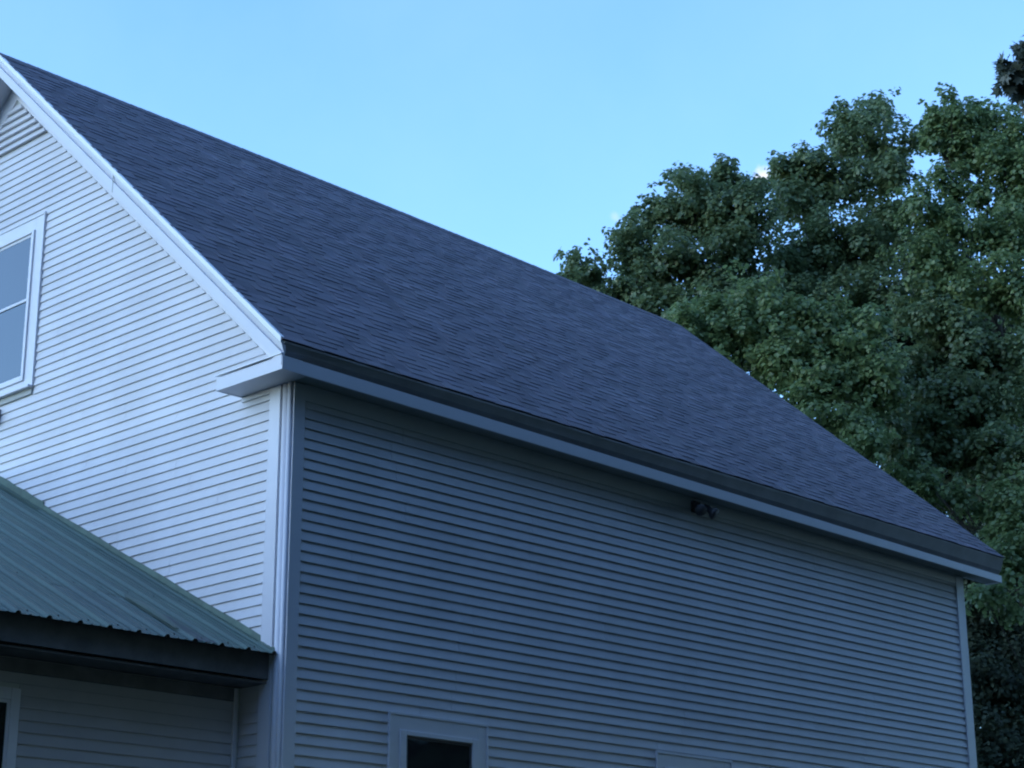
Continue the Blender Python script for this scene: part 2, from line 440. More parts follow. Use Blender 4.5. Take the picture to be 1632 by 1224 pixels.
for mir in (False, True):
    eave('eave_crown', M['crown'], [(YE-.004, ZE-.018), (YE-.002, ZE-.036), (YE+.045, FT0+.075, FT1+.09), (YE+.15, FT0-.01, FT1-.01), (YE+.17, ZE-.02)], x0=-0.318, x1=12.96, mirror=mir)
    eave('eave_fascia', M['trim'], [(YB, FT0, FT1), (YB, FB0, FB1), (YB+.025, FB0, FB1), (YB+.025, FT0, FT1)], x0=-0.335, x1=12.885, mirror=mir)
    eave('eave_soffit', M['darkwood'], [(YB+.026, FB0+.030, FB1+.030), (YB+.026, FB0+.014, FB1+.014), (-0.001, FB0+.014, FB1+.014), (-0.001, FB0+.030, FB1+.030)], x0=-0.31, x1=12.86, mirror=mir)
    eave('eave_frieze', M['trim'], [(-0.024, FB0+.0135, FB1+.0135), (-0.024, 0.375, .345), (-0.0005, 0.375, .345), (-0.0005, FB0+.0135, FB1+.0135)], x0=0.16, x1=12.03, mirror=mir)
# roof edge underside end closures at far side
box('eave_end', M['trim'], house, 12.86, 12.882, YB+.001, 0.0, 0.453, 0.553)
for sgn in (1, -1):
    def Y(a, b): return (a, b) if sgn > 0 else (2*W-b, 2*W-a)
    y0, y1 = Y(YB+.0005, 0.757)
    box('return_fascia', M['trim'], house, -0.3365, -0.313, y0, y1, 0.532, 0.668)
    y0, y1 = Y(YB+.026, 0.735)
    box('return_soffit', M['trim'], house, -0.3125, -0.001, y0, y1, 0.537, 0.553)
    y0, y1 = Y(0.735, 0.757)
    box('return_end', M['trim'], house, -0.3125, -0.001, y0, y1, 0.5325, 0.6675)
    y0, y1 = Y(YB+0.004, 0.01)
    box('return_lip', M['drip'], house, -0.352, -0.322, y0, y1, 0.684, 0.692, bevel=0)
    y0, y1 = Y(0.0105, 0.775)
    mb = MB()   # sloped metal cap
    prof = [(-0.352, 0.684), (-0.352, 0.694), (0.0, 0.785), (0.0, 0.76)]
    mb.prism([(x, y0, zz+ZO) for x, zz in prof], [(x, y1, zz+ZO) for x, zz in prof])
    mb.build('return_cap', M['drip'], house, bevel=0.002)
    y0, y1 = Y(0.30, 0.74)
    box('return_frieze', M['trim'], house, -0.030, -0.001, y0, y1, 0.480, 0.5355)

# ---- corner posts
for (fl, ztop) in ((1, 0.535),):
    cb = MB()
    cb.box(-0.026, -0.0005, 0.135, 0.302, GROUND, ztop)
    cb.build('corner_board', M['trim'], house, bevel=0.004)
    box('corner_board', M['trim'], house, 0.018, 0.160, -0.028, -0.0005, GROUND, ztop, bevel=0.004)
    cb = MB().tube([(0.012, 0.086, 0), (0.012, 0.086, ZO+ztop)], [0.036, 0.036], 20)
    cb.build('corner_bead', M['trim'], house, smooth=True)
    cb = MB(); cb.tube([(0.0, 0.014, 0.0), (0.0, 0.014, ZO+ztop)], [0.024, 0.024], 14)
    cb.build('corner_bead', M['trim'], house, smooth=True)
    box('corner_core', M['trim'], house, 0.014, 0.05, -0.001, 0.15, GROUND, ztop, bevel=0)
box('corner_board', M['trim'], house, 12.03, 12.20, -0.030, -0.0005, GROUND, 0.464, bevel=0.004)
box('corner_board', M['trim'], house, 12.1905, 12.22, -0.031, 0.17, GROUND, 0.464, bevel=0.004)

# ---- windows
def side_window(x0, x1, zt, zb, parent, kind=0):
    """casing outer x0..x1 top zt; double hung sash inside; a child window of the house on the -Y wall"""
    c = MB()
    t = 0.145
    c.box(x0+.022, x0+t+.022, -0.030, 0.0, zb, zt-.03)
    wn = MB().box(x0+.022, x0+t, -0.027, -0.0005, zb, zt-.03)
    wn.box(x1-t, x1-.022, -0.027, -0.0005, zb, zt-.03)
    wn.box(x0+t, x1-t, -0.0265, -0.0005, zt-.19, zt-.03)
    o = wn.build('window', M['trim'], parent, bevel=0.003)
    # outer bead (J trim) proud of the casing
    b = MB().box(x0, x0+.022, -0.036, -0.0005, zb, zt); b.box(x1-.022, x1, -0.036, -0.0005, zb, zt); b.box(x0+.022, x1-.022, -0.0355, -0.0005, zt-.03, zt)
    b.build('outer_bead', M['trim'], o, bevel=0.004)
    # frame
    i0, i1, it = x0+t, x1-t, zt-.19
    f = MB().box(i0, i0+.085, -0.040, -0.001, zb, it+.022); f.box(i1-.085, i1, -0.040, -0.001, zb, it+.022); f.box(i0+.085, i1-.085, -0.0395, -0.001, it-.028, it+.022)
    f.build('frame', M['trim'], o, bevel=0.006)
    zm = (it+zb)/2
    for (a, b_, yy) in ((zm, it-.03, -0.014), (zb+.05, zm, -0.006)):
        s = MB().box(i0+.086, i0+.112, yy-.010, yy, a, b_); s.box(i1-.112, i1-.086, yy-.010, yy, a, b_)
        s.box(i0+.112, i1-.112, yy-.0095, yy, b_-.026, b_); s.box(i0+.112, i1-.112, yy-.0095, yy, a, a+.032)
        s.build('sash', M['lampm'] if kind == 0 else M['trim'], o, bevel=0.002)
        MB().box(i0+.110, i1-.110, yy-.004, yy-.001, a+.03, b_-.025).build('pane', M['glass'], o)
    MB().box(x0-.02, x1+.02, -0.06, -0.0005, zb-.05, zb).build('sill', M['trim'], o, bevel=0.004)
    return o
for (a, b, zb, zt), kd in zip(openings_side, (0, 1, 1)):
    side_window(a-.013, b+.014, zt+.012, zb+.06, house, kd)

def gable_window(y0, y1, zb, zt, parent):
    t = 0.17
    o = MB().box(-0.030, -0.0005, y0, y0+t, zb, zt); o.box(-0.030, -0.0005, y1-t, y1, zb, zt)
    o.box(-0.0295, -0.0005, y0+t, y1-t, zt-.155, zt); o.box(-0.0295, -0.0005, y0+t, y1-t, zb, zb+.09)
    o = o.build('window', M['trim'], parent, bevel=0.004)
    b = MB().box(-0.040, -0.0005, y0-.022, y0-.0005, zb-.01, zt+.028); b.box(-0.040, -0.0005, y1+.0005, y1+.022, zb-.01, zt+.028)
    b.box(-0.0395, -0.0005, y0-.0005, y1+.0005, zt+.0005, zt+.026)
    b.build('outer_bead', M['trim'], o, bevel=0.004)
    i0, i1, ib, it = y0+t, y1-t, zb+.09, zt-.155
    f = MB().box(-0.052, -0.001, i0, i0+.05, ib, it); f.box(-0.052, -0.001, i1-.05, i1, ib, it)
    f.box(-0.0515, -0.001, i0+.05, i1-.05, it-.03, it+.002); f.box(-0.0515, -0.001, i0+.05, i1-.05, ib, ib+.045)
    f.build('frame', M['trim'], o, bevel=0.005)
    j0, j1, jb, jt = i0+.052, i1-.052, ib+.046, it-.031
    zm = 2.66
    for (a, b_, xx) in ((zm-.02, jt, -0.020), (jb, zm+.02, -0.012)):
        s = MB().box(xx-.012, xx, j0, j0+.035, a, b_); s.box(xx-.012, xx, j1-.035, j1, a, b_)
        s.box(xx-.0115, xx, j0+.035, j1-.035, b_-.035, b_); s.box(xx-.0115, xx, j0+.035, j1-.035, a, a+.035)
        s.build('sash', M['trim'], o, bevel=0.003)
        MB().box(xx-.006, xx-.003, j0+.033, j1-.033, a+.033, b_-.033).build('pane', M['glass'], o)
    # projecting sill with apron under it
    MB().box(-0.085, -0.0005, y0-.01, y1+.01, zb-.032, zb-.0005).build('sill', M['trim'], o, bevel=0.005)
    MB().box(-0.028, -0.0005, y0+.0, y1, zb-.105, zb-.033).build('apron', M['darkwood'], o, bevel=0.004)
    return o
gable_window(4.645, 6.343, 1.55, 3.675, house)
# bracket under the gable window
mb = MB(); mb.box(-0.10, -0.0005, 5.29, 5.42, 1.22, 1.40); mb.box(-0.16, -0.10, 5.31, 5.40, 1.25, 1.37)
mb.build('wall_bracket', M['bracket'], house, bevel=0.01)

# floodlight under the eave
fl = empty('floodlight', (6.22, 0, 0.395+ZO))
tag(fl, 'small dark two-headed floodlight fixed high on the long shaded wall under the eave', 'light fixture')
def local_box(name, m, parent, c, s, rot=(0, 0, 0), bevel=0.008):
    hx, hy, hz = s[0]/2, s[1]/2, s[2]/2
    pts = [(x, y, zz) for zz in (-hz, hz) for x, y in ((-hx, -hy), (hx, -hy), (hx, hy), (-hx, hy))]
    o = MB().poly(pts, [(3, 2, 1, 0), (4, 5, 6, 7), (0, 1, 5, 4), (1, 2, 6, 5), (2, 3, 7, 6), (3, 0, 4, 7)]).build(name, m, parent, bevel=bevel)
    o.location = c; o.rotation_euler = rot; return o
local_box('mounting_plate', M['lampm'], fl, (0, -.04, 0), (.14, .045, .14))
for sx in (-1, 1):
    mb = MB().tube([(0, -.06, 0), (sx*.05, -.10, 0), (sx*.09, -.13, -.01)], [.014, .014, .014], 8)
    mb.build('arm', M['lampm'], fl, smooth=True)
    mb = MB().tube([(sx*.08, -.10, .02), (sx*.095, -.14, -.015), (sx*.12, -.20, -.075), (sx*.13, -.225, -.10)], [.028, .045, .068, .072], 14)
    o = mb.build('lamp_head', M['lampm'], fl, smooth=True)

# ================================================================= WING with green metal roof
wing = empty('house_wing', (-3.2, 0.6, 0))
tag(wing, 'lower side wing with green ribbed metal roof, joined to the white gable at left', 'building')
wo = Vector((3.2, -0.6, 0))     # keeps children in world coordinates
def wbuild(mb, name, m, parent=None, **kw):
    o = mb.build(name, m, parent or wing, **kw)
    if parent is None: o.location = wo
    return o
WX0 = -6.6; WY = 0.60; WR_Y0, WR_Z0 = 0.05, -2.135; WSL = 0.505; WRY = 5.494
wz = lambda y: WR_Z0 + (y-WR_Y0)*WSL
wwall = MB().box(WX0+.3, -0.002, WY, WY+.15, GROUND, WR_Z0+.02)
wwall = wbuild(wwall, 'wing_wall', M['backing'])
def wboard(parent, z, a0, a1):
    pr = 0.017; prof = [(0.0005, z+0.006), (pr-0.002, z+0.001), (pr, z+0.004), (pr-.0005, z+.01), (0.0025, z+E_+.004)]
    A = [(a0, WY-o, q+ZO) for o, q in prof]; B = [(a1, WY-o, q+ZO) for o, q in prof]
    MB().prism(A, B).build('siding_board', M['siding_shaded'], parent)
z = -2.615
kk = 0
WW = (-3.75, -2.40, -4.3, -2.66)
while z > GROUND-.05:
    if WW[2] < z+.05 < WW[3]: segs = [(WX0+.42, WW[0]), (WW[1], -.10)]
    else: segs = [(WX0+.42, -3.0+(kk//2 % 3)*.35), (-3.0+(kk//2 % 3)*.35+.002, -.10)]
    for a, b in segs: wboard(wwall, z, a, b)
    z -= E_; kk += 1
wbuild(MB().box(-.098, -.055, WY-.032, WY-.0005, GROUND, -2.40), 'inside_corner_post', M['trim'], bevel=.003)
wbuild(MB().box(WX0+.29, WX0+.42, WY-.032, WY-.0005, GROUND, -2.40), 'corner_board', M['trim'], bevel=.003)
wbuild(MB().box(WX0+.29, -.10, WY-.026, WY-.0005, -2.52, -2.401), 'frieze_board', M['wood_shaded'], bevel=.002)
# wing window
wn = MB()
a, b, zb, zt = WW
wn.box(a, a+.09, WY-.034, WY-.0005, zb, zt); wn.box(b-.09, b, WY-.034, WY-.0005, zb, zt); wn.box(a+.09, b-.09, WY-.0335, WY-.0005, zt-.10, zt); wn.box(a+.09, b-.09, WY-.0335, WY-.0005, zb, zb+.09)
wn = wbuild(wn, 'window', M['trim'], bevel=.004)
for (q0, q1, yy) in ((-3.4, zt-.10, -.012), (zb+.09, -3.4, -.006)):
    s = MB().box(a+.09, a+.12, WY+yy-.01, WY+yy, q0, q1); s.box(b-.12, b-.09, WY+yy-.01, WY+yy, q0, q1); s.box(a+.12, b-.12, WY+yy-.0095, WY+yy, q1-.03, q1); s.box(a+.12, b-.12, WY+yy-.0095, WY+yy, q0, q0+.03)
    s.build('sash', M['trim'], wn, bevel=.002)
    MB().box(a+.118, b-.118, WY+yy-.005, WY+yy-.002, q0+.028, q1-.028).build('pane', M['glass'], wn)
# other wing walls
gwp = [(WY, GROUND), (2*WRY-WY, GROUND), (2*WRY-WY, wz(WY)-.1), (WRY, wz(WRY)-.1), (WY, wz(WY)-.1)]
mb = MB(); mb.prism([(WX0+.30, y, q+ZO) for y, q in gwp], [(WX0+.44, y, q+ZO) for y, q in gwp])
wbuild(mb, 'end_wall', M['siding'])
wbuild(MB().box(WX0+.3, -.002, 2*WRY-WY-.15, 2*WRY-WY, GROUND, WR_Z0+.02), 'back_wall', M['siding'])
# fascia and soffit
wbuild(MB().box(WX0+.02, -.002, .165, .19, WR_Z0-.22, WR_Z0+.03), 'eave_fascia', M['wood_shaded'], bevel=.003)
wbuild(MB().box(WX0+.04, -.003, .191, WY, WR_Z0-.255, WR_Z0-.24), 'eave_soffit', M['wood_shaded'])
mb = MB()
for s in (1, -1):
    yy = [(WR_Y0+.04, wz(WR_Y0+.04)), (WRY, wz(WRY))]
    prof = [(y if s > 0 else 2*WRY-y, q-.03) for y, q in yy] + [(y if s > 0 else 2*WRY-y, q-.16) for y, q in yy[::-1]]
    A = [(WX0+.0, y, q+ZO) for y, q in prof]; B = [(WX0+.025, y, q+ZO) for y, q in prof]
    mb.prism(A, B)
wbuild(mb, 'barge_board', M['trim'])

# ribbed metal panels (0.914 m cover, major ribs every 0.305 m)
wroof = MB()
pA = [(WX0+.02, WR_Y0+.14, wz(WR_Y0+.14)-.03+ZO), (WX0+.02, WRY, wz(WRY)-.03+ZO), (WX0+.02, WRY, wz(WRY)-.06+ZO), (WX0+.02, WR_Y0+.14, wz(WR_Y0+.14)-.06+ZO)]
pB = [(-.004, p[1], p[2]) for p in pA]
wroof.prism(pA, pB)
pA = [(p[0], 2*WRY-p[1], p[2]) for p in pA]; pB = [(p[0], 2*WRY-p[1], p[2]) for p in pB]
wroof.prism(pB, pA)
wroof = wbuild(wroof, 'wing_roof', M['wood_shaded'])
RIB = 0.305
cn = 1/math.hypot(1, WSL); nrm = (-WSL*cn, cn)
def panel(x_hi, width, y0, y1, lift, tone, mirror=False):
    prof = [(0.0, .0)]
    xs_ = []
    u = 0.0
    while u < width-.01:
        for du, h in ((0, 0), (.018, .0), (.036, .026), (.062, .026), (.082, 0), (.135, 0), (.143, .007), (.157, .007), (.165, 0), (.22, 0), (.228, .007), (.242, .007), (.250, 0)):
            if u+du <= width: xs_.append((u+du, h))
        u += RIB
    xs_.append((width, 0)); xs_.append((width+.02, .0)) if False else None
    v = []; f = []; nn = len(xs_)
    ny = 8
    for j in range(ny+1):
        y = y0+(y1-y0)*j/ny
        for (uu, h) in xs_:
            hh = h+lift+(.0015*math.sin(j*2.1+uu*9))
            yy = y+nrm[0]*hh; q = wz(y)+nrm[1]*hh
            if mirror: yy = 2*WRY-yy
            v.append((x_hi-uu, yy, q+ZO))
    for j in range(ny):
        for i in range(nn-1):
            q4 = (j*nn+i, (j+1)*nn+i, (j+1)*nn+i+1, j*nn+i+1)
            f.append(q4 if not mirror else q4[::-1])
    mb = MB(); mb.v = v; mb.f = f; mb.t = [tone]*len(v)
    o = mb.build('roof_panel', M['green'], wroof, tones=True)
    sm = o.modifiers.new('thick', 'SOLIDIFY'); sm.thickness = .0012; sm.offset = 1
    return o
x = -0.012; i = 0
while x > WX0:
    wd = min(3*RIB, x-WX0+0.02)
    tn = [(1, 1, 1), (.97, 1.0, 1.02), (1.03, 1.0, .98), (.95, .97, 1.0)][i % 4]
    if i == 0:
        panel(x, wd, WR_Y0, 3.0, .003, tn); panel(x, wd, 2.9, WRY-.02, .0045, (1.02, 1.02, 1.02))
    elif i == 1:    # short lower sheet, faded purple-brown, lapped by the upper one
        panel(x, wd, WR_Y0, 1.30, .003, (.98, .93, 1.0)); panel(x, wd, 1.17, WRY-.02, .0052, tn)
    else:
        panel(x, wd, WR_Y0, WRY-.02, .003, tn)
    panel(x, wd, WR_Y0, WRY-.02, .003, tn, mirror=True)
    x -= 3*RIB; i += 1
# faded, rust-purple strip on the lower sheet beside the lap, and the sprung edge of the sheet next to it
def roof_pt(x, y, h): return (x, y+nrm[0]*h, wz(y)+nrm[1]*h+ZO)
mb = MB(); v = []
for j in range(15):
    y = .075 + (1.13-.075)*j/14; f_ = j/14
    xl = -.935 - .012*math.sin(j*2.3) - .10*max(0, f_-.8)*5*.3; xr = -.715 - .20*f_**1.5 + .014*math.sin(j*1.7)
    v += [roof_pt(xl, y, .0105), roof_pt((xl+xr)/2, y, .0115), roof_pt(xr, y, .0095)]
mb.v = v; mb.t = [1.0]*len(v)
mb.f = [(3*j+i, 3*j+i+1, 3*j+i+4, 3*j+i+3) for j in range(14) for i in (0, 1)]
o = mb.build('rust_patch', M['rust'], wroof)
sm = o.modifiers.new('thick', 'SOLIDIFY'); sm.thickness = .0015
mb = MB(); v = []
for j in range(11):
    y = .30 + .85*j/10; lift = .030*math.sin(math.pi*j/10)**.8
    v += [roof_pt(-1.03, y, .029), roof_pt(-.985, y, .0295+lift*.4), roof_pt(-.925, y, .012+lift)]
mb.v = v; mb.t = [1.0]*len(v)
mb.f = [(3*j+i, 3*j+i+1, 3*j+i+4, 3*j+i+3) for j in range(10) for i in (0, 1)]
o = mb.build('sprung_lap', M['green'], wroof, tones=True)
sm = o.modifiers.new('thick', 'SOLIDIFY'); sm.thickness = .0015
# eave ribs' dark foam closures and screws
for j in range(0, 21):
    xr = -0.012-.051-j*RIB
    if xr < WX0+.05: break
    yy = WR_Y0+.006
    mb = MB().box(xr-.02, xr+.02, yy, yy+.03, WR_Z0-.004, WR_Z0+.0262)
    mb.build('rib_closure', M['screw'], wroof)
    xs2 = xr-.152
    yb = WR_Y0+.12
    for yb, sz in ((WR_Y0+.11, .011), (WR_Y0+.11+1.2, .007), (WR_Y0+.11+2.4, .006)):
        c = Vector((xs2, yb, wz(yb)+ZO)); nv = Vector((0, nrm[0], nrm[1]))
        mb = MB().tube([c+nv*.003, c+nv*.006, c+nv*.007, c+nv*.016], [sz, sz, sz*.6, sz*.6], 7)
        mb.build('screw', M['screw'], wroof)
# ridge flashing
mb = MB(); q = wz(WRY)
mb.prism([(WX0-.01, WRY-.17, wz(WRY-.17)+.028+ZO), (WX0-.01, WRY, q+.035+ZO), (WX0-.01, WRY+.17, wz(WRY-.17)+.028+ZO), (WX0-.01, WRY, q+.031+ZO)],
         [(-.02, WRY-.17, wz(WRY-.17)+.028+ZO), (-.02, WRY, q+.035+ZO), (-.02, WRY+.17, wz(WRY-.17)+.028+ZO), (-.02, WRY, q+.031+ZO)])
wbuild(mb, 'ridge_flashing', M['flash'])
# side wall flashing in overlapping lengths
def flashing(y0, y1, up, out, wob):
    mb = MB(); n_ = 10; v = []; 
    for j in range(n_+1):
        y = y0+(y1-y0)*j/n_; base = wz(y)
        wv = .006*math.sin(j*1.9+wob)
        for (xx, h) in ((-out, .030), (-out, .034), (-.030, .027), (-.022, .032+up+wv), (-.0185, .032+up+wv), (-.0185, .022)):
            v.append((xx, y, base+h+ZO))
    f = []
    for j in range(n_):
        for i in range(6):
            i2 = (i+1) % 6
            f.append((j*6+i, j*6+i2, (j+1)*6+i2, (j+1)*6+i))
    f.append(tuple(range(6))[::-1]); f.append(tuple(n_*6+i for i in range(6)))
    mb.v = v; mb.f = f; mb.t = [1]*len(v)
    wbuild(mb, 'wall_flashing', M['flash'])
flashing(0.30, 4.28, .055, .085, 0)
flashing(4.22, WRY-.02, .085, .105, 2)
flashing(0.085, 0.33, .02, .08, 1)

# ================================================================= TREES
def at(px, py, depth):
    d = _f + CR*(px-816)/FPX - CU*(py-612)/FPX
    return CAM + d*depth

LEAF = np.array([(0, 0, 0), (-.46, .30, .10), (-.34, .78, .05), (0, 1.05, -.03), (.34, .78, .05), (.46, .30, .10)])
LEAF_F = np.array([(0, 1, 2, 3), (0, 3, 4, 5)])
MAPLE = np.array([(0, 0, 0), (-.30, .02, .04), (-.62, .28, .09), (-.30, .36, .04), (-.52, .86, .07), (-.17, .68, .0), (0, 1.12, -.06),
                  (.17, .68, .0), (.52, .86, .07), (.30, .36, .04), (.62, .28, .09), (.30, .02, .04)])
MAPLE_F = [(0, 1, 2, 3), (0, 3, 4, 5), (0, 5, 6, 7), (0, 7, 8, 9), (0, 9, 10, 11)]

def leaf_mesh(name, pos, nrm_, size, tone, material, parent, origin, shape=LEAF, faces=LEAF_F, g=rng):
    n_ = len(pos)
    nrm_ = nrm_/np.linalg.norm(nrm_, axis=1, keepdims=True)
    r = g.normal(size=(n_, 3)); r[:, 2] -= 0.8          # leaves hang a little
    t = r - nrm_*np.sum(r*nrm_, axis=1, keepdims=True); t /= np.linalg.norm(t, axis=1, keepdims=True)
    s = np.cross(t, nrm_)
    K = len(shape)
    v = (pos-origin)[:, None, :] + size[:, None, None]*(shape[None, :, 0, None]*s[:, None, :] + shape[None, :, 1, None]*t[:, None, :] + shape[None, :, 2, None]*nrm_[:, None, :])
    v = v.reshape(-1, 3)
    fc = np.asarray(faces); nf = len(fc)
    idx = (np.arange(n_)[:, None, None]*K + fc[None]).reshape(-1, 4)
    me = bpy.data.meshes.new(name)
    me.vertices.add(len(v)); me.vertices.foreach_set('co', v.astype(np.float32).ravel())
    me.loops.add(idx.size); me.loops.foreach_set('vertex_index', idx.ravel().astype(np.int32))
    me.polygons.add(len(idx)); me.polygons.foreach_set('loop_start', np.arange(0, idx.size, 4, dtype=np.int32))
    me.polygons.foreach_set('loop_total', np.full(len(idx), 4, dtype=np.int32))
    me.update(calc_edges=True)
    a = me.attributes.new('tone', 'FLOAT', 'POINT'); a.data.foreach_set('value', np.repeat(tone, K).astype(np.float32))
    me.materials.append(material)
    o = bpy.data.objects.new(name, me); COL.objects.link(o); o.parent = parent
    return o

def clump_leaves(centers, radii, hubs, per_m2, g, squash=.85):
    """leaves spread through each clump; they face outwards from the bough the clump belongs to"""
    P = []; Nn = []; T = []
    for c, r, hb in zip(centers, radii, hubs):
        k_ = max(10, int(per_m2*r*r))
        d = g.normal(size=(k_, 3)); d /= np.linalg.norm(d, axis=1, keepdims=True)
        rr = r*g.uniform(0.25, 1.0, k_)**.6*(1+.25*np.sin(d[:, 0]*5+c[0]*3)*np.cos(d[:, 1]*6+c[1]*3))
        p = d*rr[:, None]; p[:, 2] *= squash
        ho = c+p-hb; ho /= np.linalg.norm(ho, axis=1, keepdims=True)+1e-6
        P.append(c+p); Nn.append(d*.30 + ho*.65 + np.array([0, 0, .30]) + g.normal(size=(k_, 3))*.42)
        T.append(np.clip(g.normal(.62, .26, k_) + g.normal(0, .16), 0, 1))
    return np.concatenate(P), np.concatenate(Nn), np.concatenate(T)

def make_tree(name, label, boughs, material, trunk_px, seed, dens=1050, sub=24, leaf=.094, group=None, bole=.22, slope=.013, world=None, cat='tree'):
    """boughs: (px, py, radius_px, depth); each becomes a bough with many leaf clumps"""
    g = np.random.default_rng(seed)
    if world is None:                   # lower boughs reach further out than the top ones
        dm = max(b[3] for b in boughs); pt = min(b[1] for b in boughs)
        boughs = [(b[0], b[1], b[2], dm - slope*(b[1]-pt) - g.uniform(0, .5)) for b in boughs]
    B = [(at(b[0], b[1], b[3]), b[2]*1.12*b[3]/FPX) for b in boughs] if world is None else world
    limbs = list(B) if world is not None else B[::2]
    if world is None:                   # fill the inside of the crown between neighbouring boughs
        extra = []
        for i in range(len(B)):
            order = sorted(range(len(B)), key=lambda j: np.linalg.norm(B[i][0]-B[j][0]))
            for j in order[1:4]:
                if j > i: extra.append(((B[i][0]+B[j][0])/2+np.array([g.uniform(.1, .5), g.uniform(.1, .5), -.1]), min(B[i][1], B[j][1])*.85))
        B = B + extra
    tb = at(*trunk_px) if world is None else np.array(trunk_px)
    base = np.array([tb[0], tb[1], 0.0])
    root = empty(name, tuple(base)); tag(root, label, cat, group)
    cs = []; rs = []; hs = []
    for c, r in B:
        m_ = sub
        d = g.normal(size=(m_, 3)); d /= np.linalg.norm(d, axis=1, keepdims=True)
        u_ = g.uniform(0, 1, m_)
        rad = r*np.where(u_ < .62, g.uniform(.3, .85, m_), g.uniform(.85, 1.3, m_))
        cc = c + d*rad[:, None]*np.array([1, 1, .9])
        cs += list(cc); rs += list(r*np.where(u_ < .62, g.uniform(.26, .5, m_), g.uniform(.12, .24, m_))); hs += [c-np.array([0, 0, r*.5])]*m_
    cs = np.array(cs); rs = np.clip(np.array(rs), .10, .85 if world is None else 2.0)
    P, Nn, T = clump_leaves(cs, rs, hs, dens, g)
    # stray leaves between the clumps
    leaf_mesh('crown', P, Nn, leaf*g.uniform(.65, 1.2, len(P)), T, material, root, base, g=g)
    # trunk and limbs
    tr = MB(); top = max(c[2] for c, r in B)
    ctr = np.mean([c for c, r in B], axis=0)
    pts = []; rd = []
    H = top*.86
    for i in range(9):
        t = i/8
        p = np.array([base[0]+(ctr[0]-base[0])*t*.5+.15*math.sin(i*1.3+seed), base[1]+(ctr[1]-base[1])*t*.5+.15*math.cos(i*1.7+seed), H*t])
        pts.append(tuple(p-base)); rd.append(bole*(1-t)**.8+.03)
    tr.tube(pts, rd, 10)
    for c, r in limbs:
        t0 = min(max((c[2]-1.5-r)/H, .15), .85); i0 = t0*8; ia = int(i0); fr = i0-ia
        p0 = np.array(pts[ia])*(1-fr)+np.array(pts[min(ia+1, 8)])*fr
        p3 = c-base; mid = (p0+p3)/2+np.array([g.normal()*.15, g.normal()*.15, -.25])
        r0 = max(.025, bole*.34*(1-t0))
        tr.tube([tuple(p0), tuple((p0+mid)/2), tuple(mid), tuple((mid+p3)/2+g.normal(size=3)*.08), tuple(p3)], [r0, r0*.8, r0*.55, r0*.35, .008], 6)
        for _ in range(3):
            q = p3+g.normal(size=3)*r*.4; tr.tube([tuple((mid+p3)/2), tuple((mid*.3+p3*.5+q*.2)), tuple(q)], [r0*.3, .012, .004], 5)
    tr.build('trunk', M['bark'], root, smooth=True)
    return root

T1 = [(922, 418, 26, 40), (945, 432, 26, 40.3), (905, 448, 22, 40), (962, 470, 34, 40.6), (1005, 410, 40, 40), (1000, 372, 30, 40), (1012, 465, 42, 41),
      (1045, 345, 45, 40.6), (1092, 318, 48, 40), (1090, 288, 26, 40), (1150, 285, 30, 40.2), (1155, 262, 17, 40), (1140, 340, 52, 40.8),
      (1070, 420, 60, 41.5), (1150, 420, 66, 41.5), (1195, 345, 52, 41), (1205, 300, 26, 41), (1060, 490, 50, 42), (1150, 500, 60, 42.4)]
make_tree('maple_tree', 'maple whose small leftmost sprig rises just above the end of the dark ridge', T1, M['leafA'], (1090, 700, 41), 11, group='maples behind the house')
T2 = [(1245, 272, 30, 43), (1275, 254, 22, 43), (1300, 270, 30, 43), (1262, 320, 50, 43.5), (1345, 205, 38, 43), (1342, 178, 18, 43), (1400, 182, 34, 43), (1392, 165, 16, 43),
      (1382, 232, 52, 43.3), (1428, 232, 38, 43.2), (1320, 290, 56, 44), (1400, 300, 60, 44), (1290, 390, 66, 44.5), (1370, 390, 66, 44.6), (1430, 360, 52, 44.4),
      (1240, 440, 60, 45), (1320, 480, 66, 45), (1410, 470, 60, 45)]
make_tree('maple_tree', 'maple with twin rounded tops rising in the middle of the tree row', T2, M['leafA'], (1350, 700, 44), 12, group='maples behind the house')
T3 = [(1508, 168, 30, 41), (1530, 195, 34, 41), (1490, 190, 20, 41), (1560, 178, 24, 41), (1590, 205, 40, 41.3), (1632, 215, 40, 41), (1500, 215, 30, 41.2), (1545, 240, 48, 41.6),
      (1600, 262, 42, 42), (1660, 280, 60, 42), (1510, 285, 36, 42), (1470, 330, 44, 42.4), (1560, 318, 26, 42.2), (1625, 330, 40, 42.4), (1530, 360, 40, 42.4), (1600, 380, 50, 42.8), (1670, 380, 60, 42.6),
      (1480, 420, 56, 43), (1560, 450, 60, 43.4), (1640, 470, 66, 43)]
make_tree('maple_tree', 'tall maple at the right of the row, sky showing through gaps in its crown', T3, M['leafB'], (1640, 720, 42), 13, group='maples behind the house')
T4 = [(1085, 520, 40, 36), (1130, 505, 48, 36), (1190, 480, 52, 36), (1245, 500, 52, 36), (1180, 540, 54, 36.6), (1250, 570, 58, 36.6), (1310, 510, 52, 36.2), (1330, 580, 58, 36.8),
      (1300, 640, 56, 37), (1390, 530, 50, 36.4), (1400, 600, 56, 37), (1360, 680, 50, 37), (1390, 715, 40, 37)]
make_tree('maple_tree', 'lighter green bushy maple whose crown meets the far roof slope halfway down', T4, M['leafB'], (1330, 900, 37.2), 14, group='maples behind the house', bole=.16)
T5 = [(1470, 520, 56, 38), (1540, 540, 60, 38), (1620, 560, 66, 38), (1450, 600, 56, 38.4), (1520, 630, 60, 38.4), (1600, 650, 64, 38.4), (1440, 680, 46, 38.6), (1500, 700, 48, 38.6), (1570, 720, 56, 38.8), (1640, 740, 60, 38.8), (1440, 740, 38, 38)]
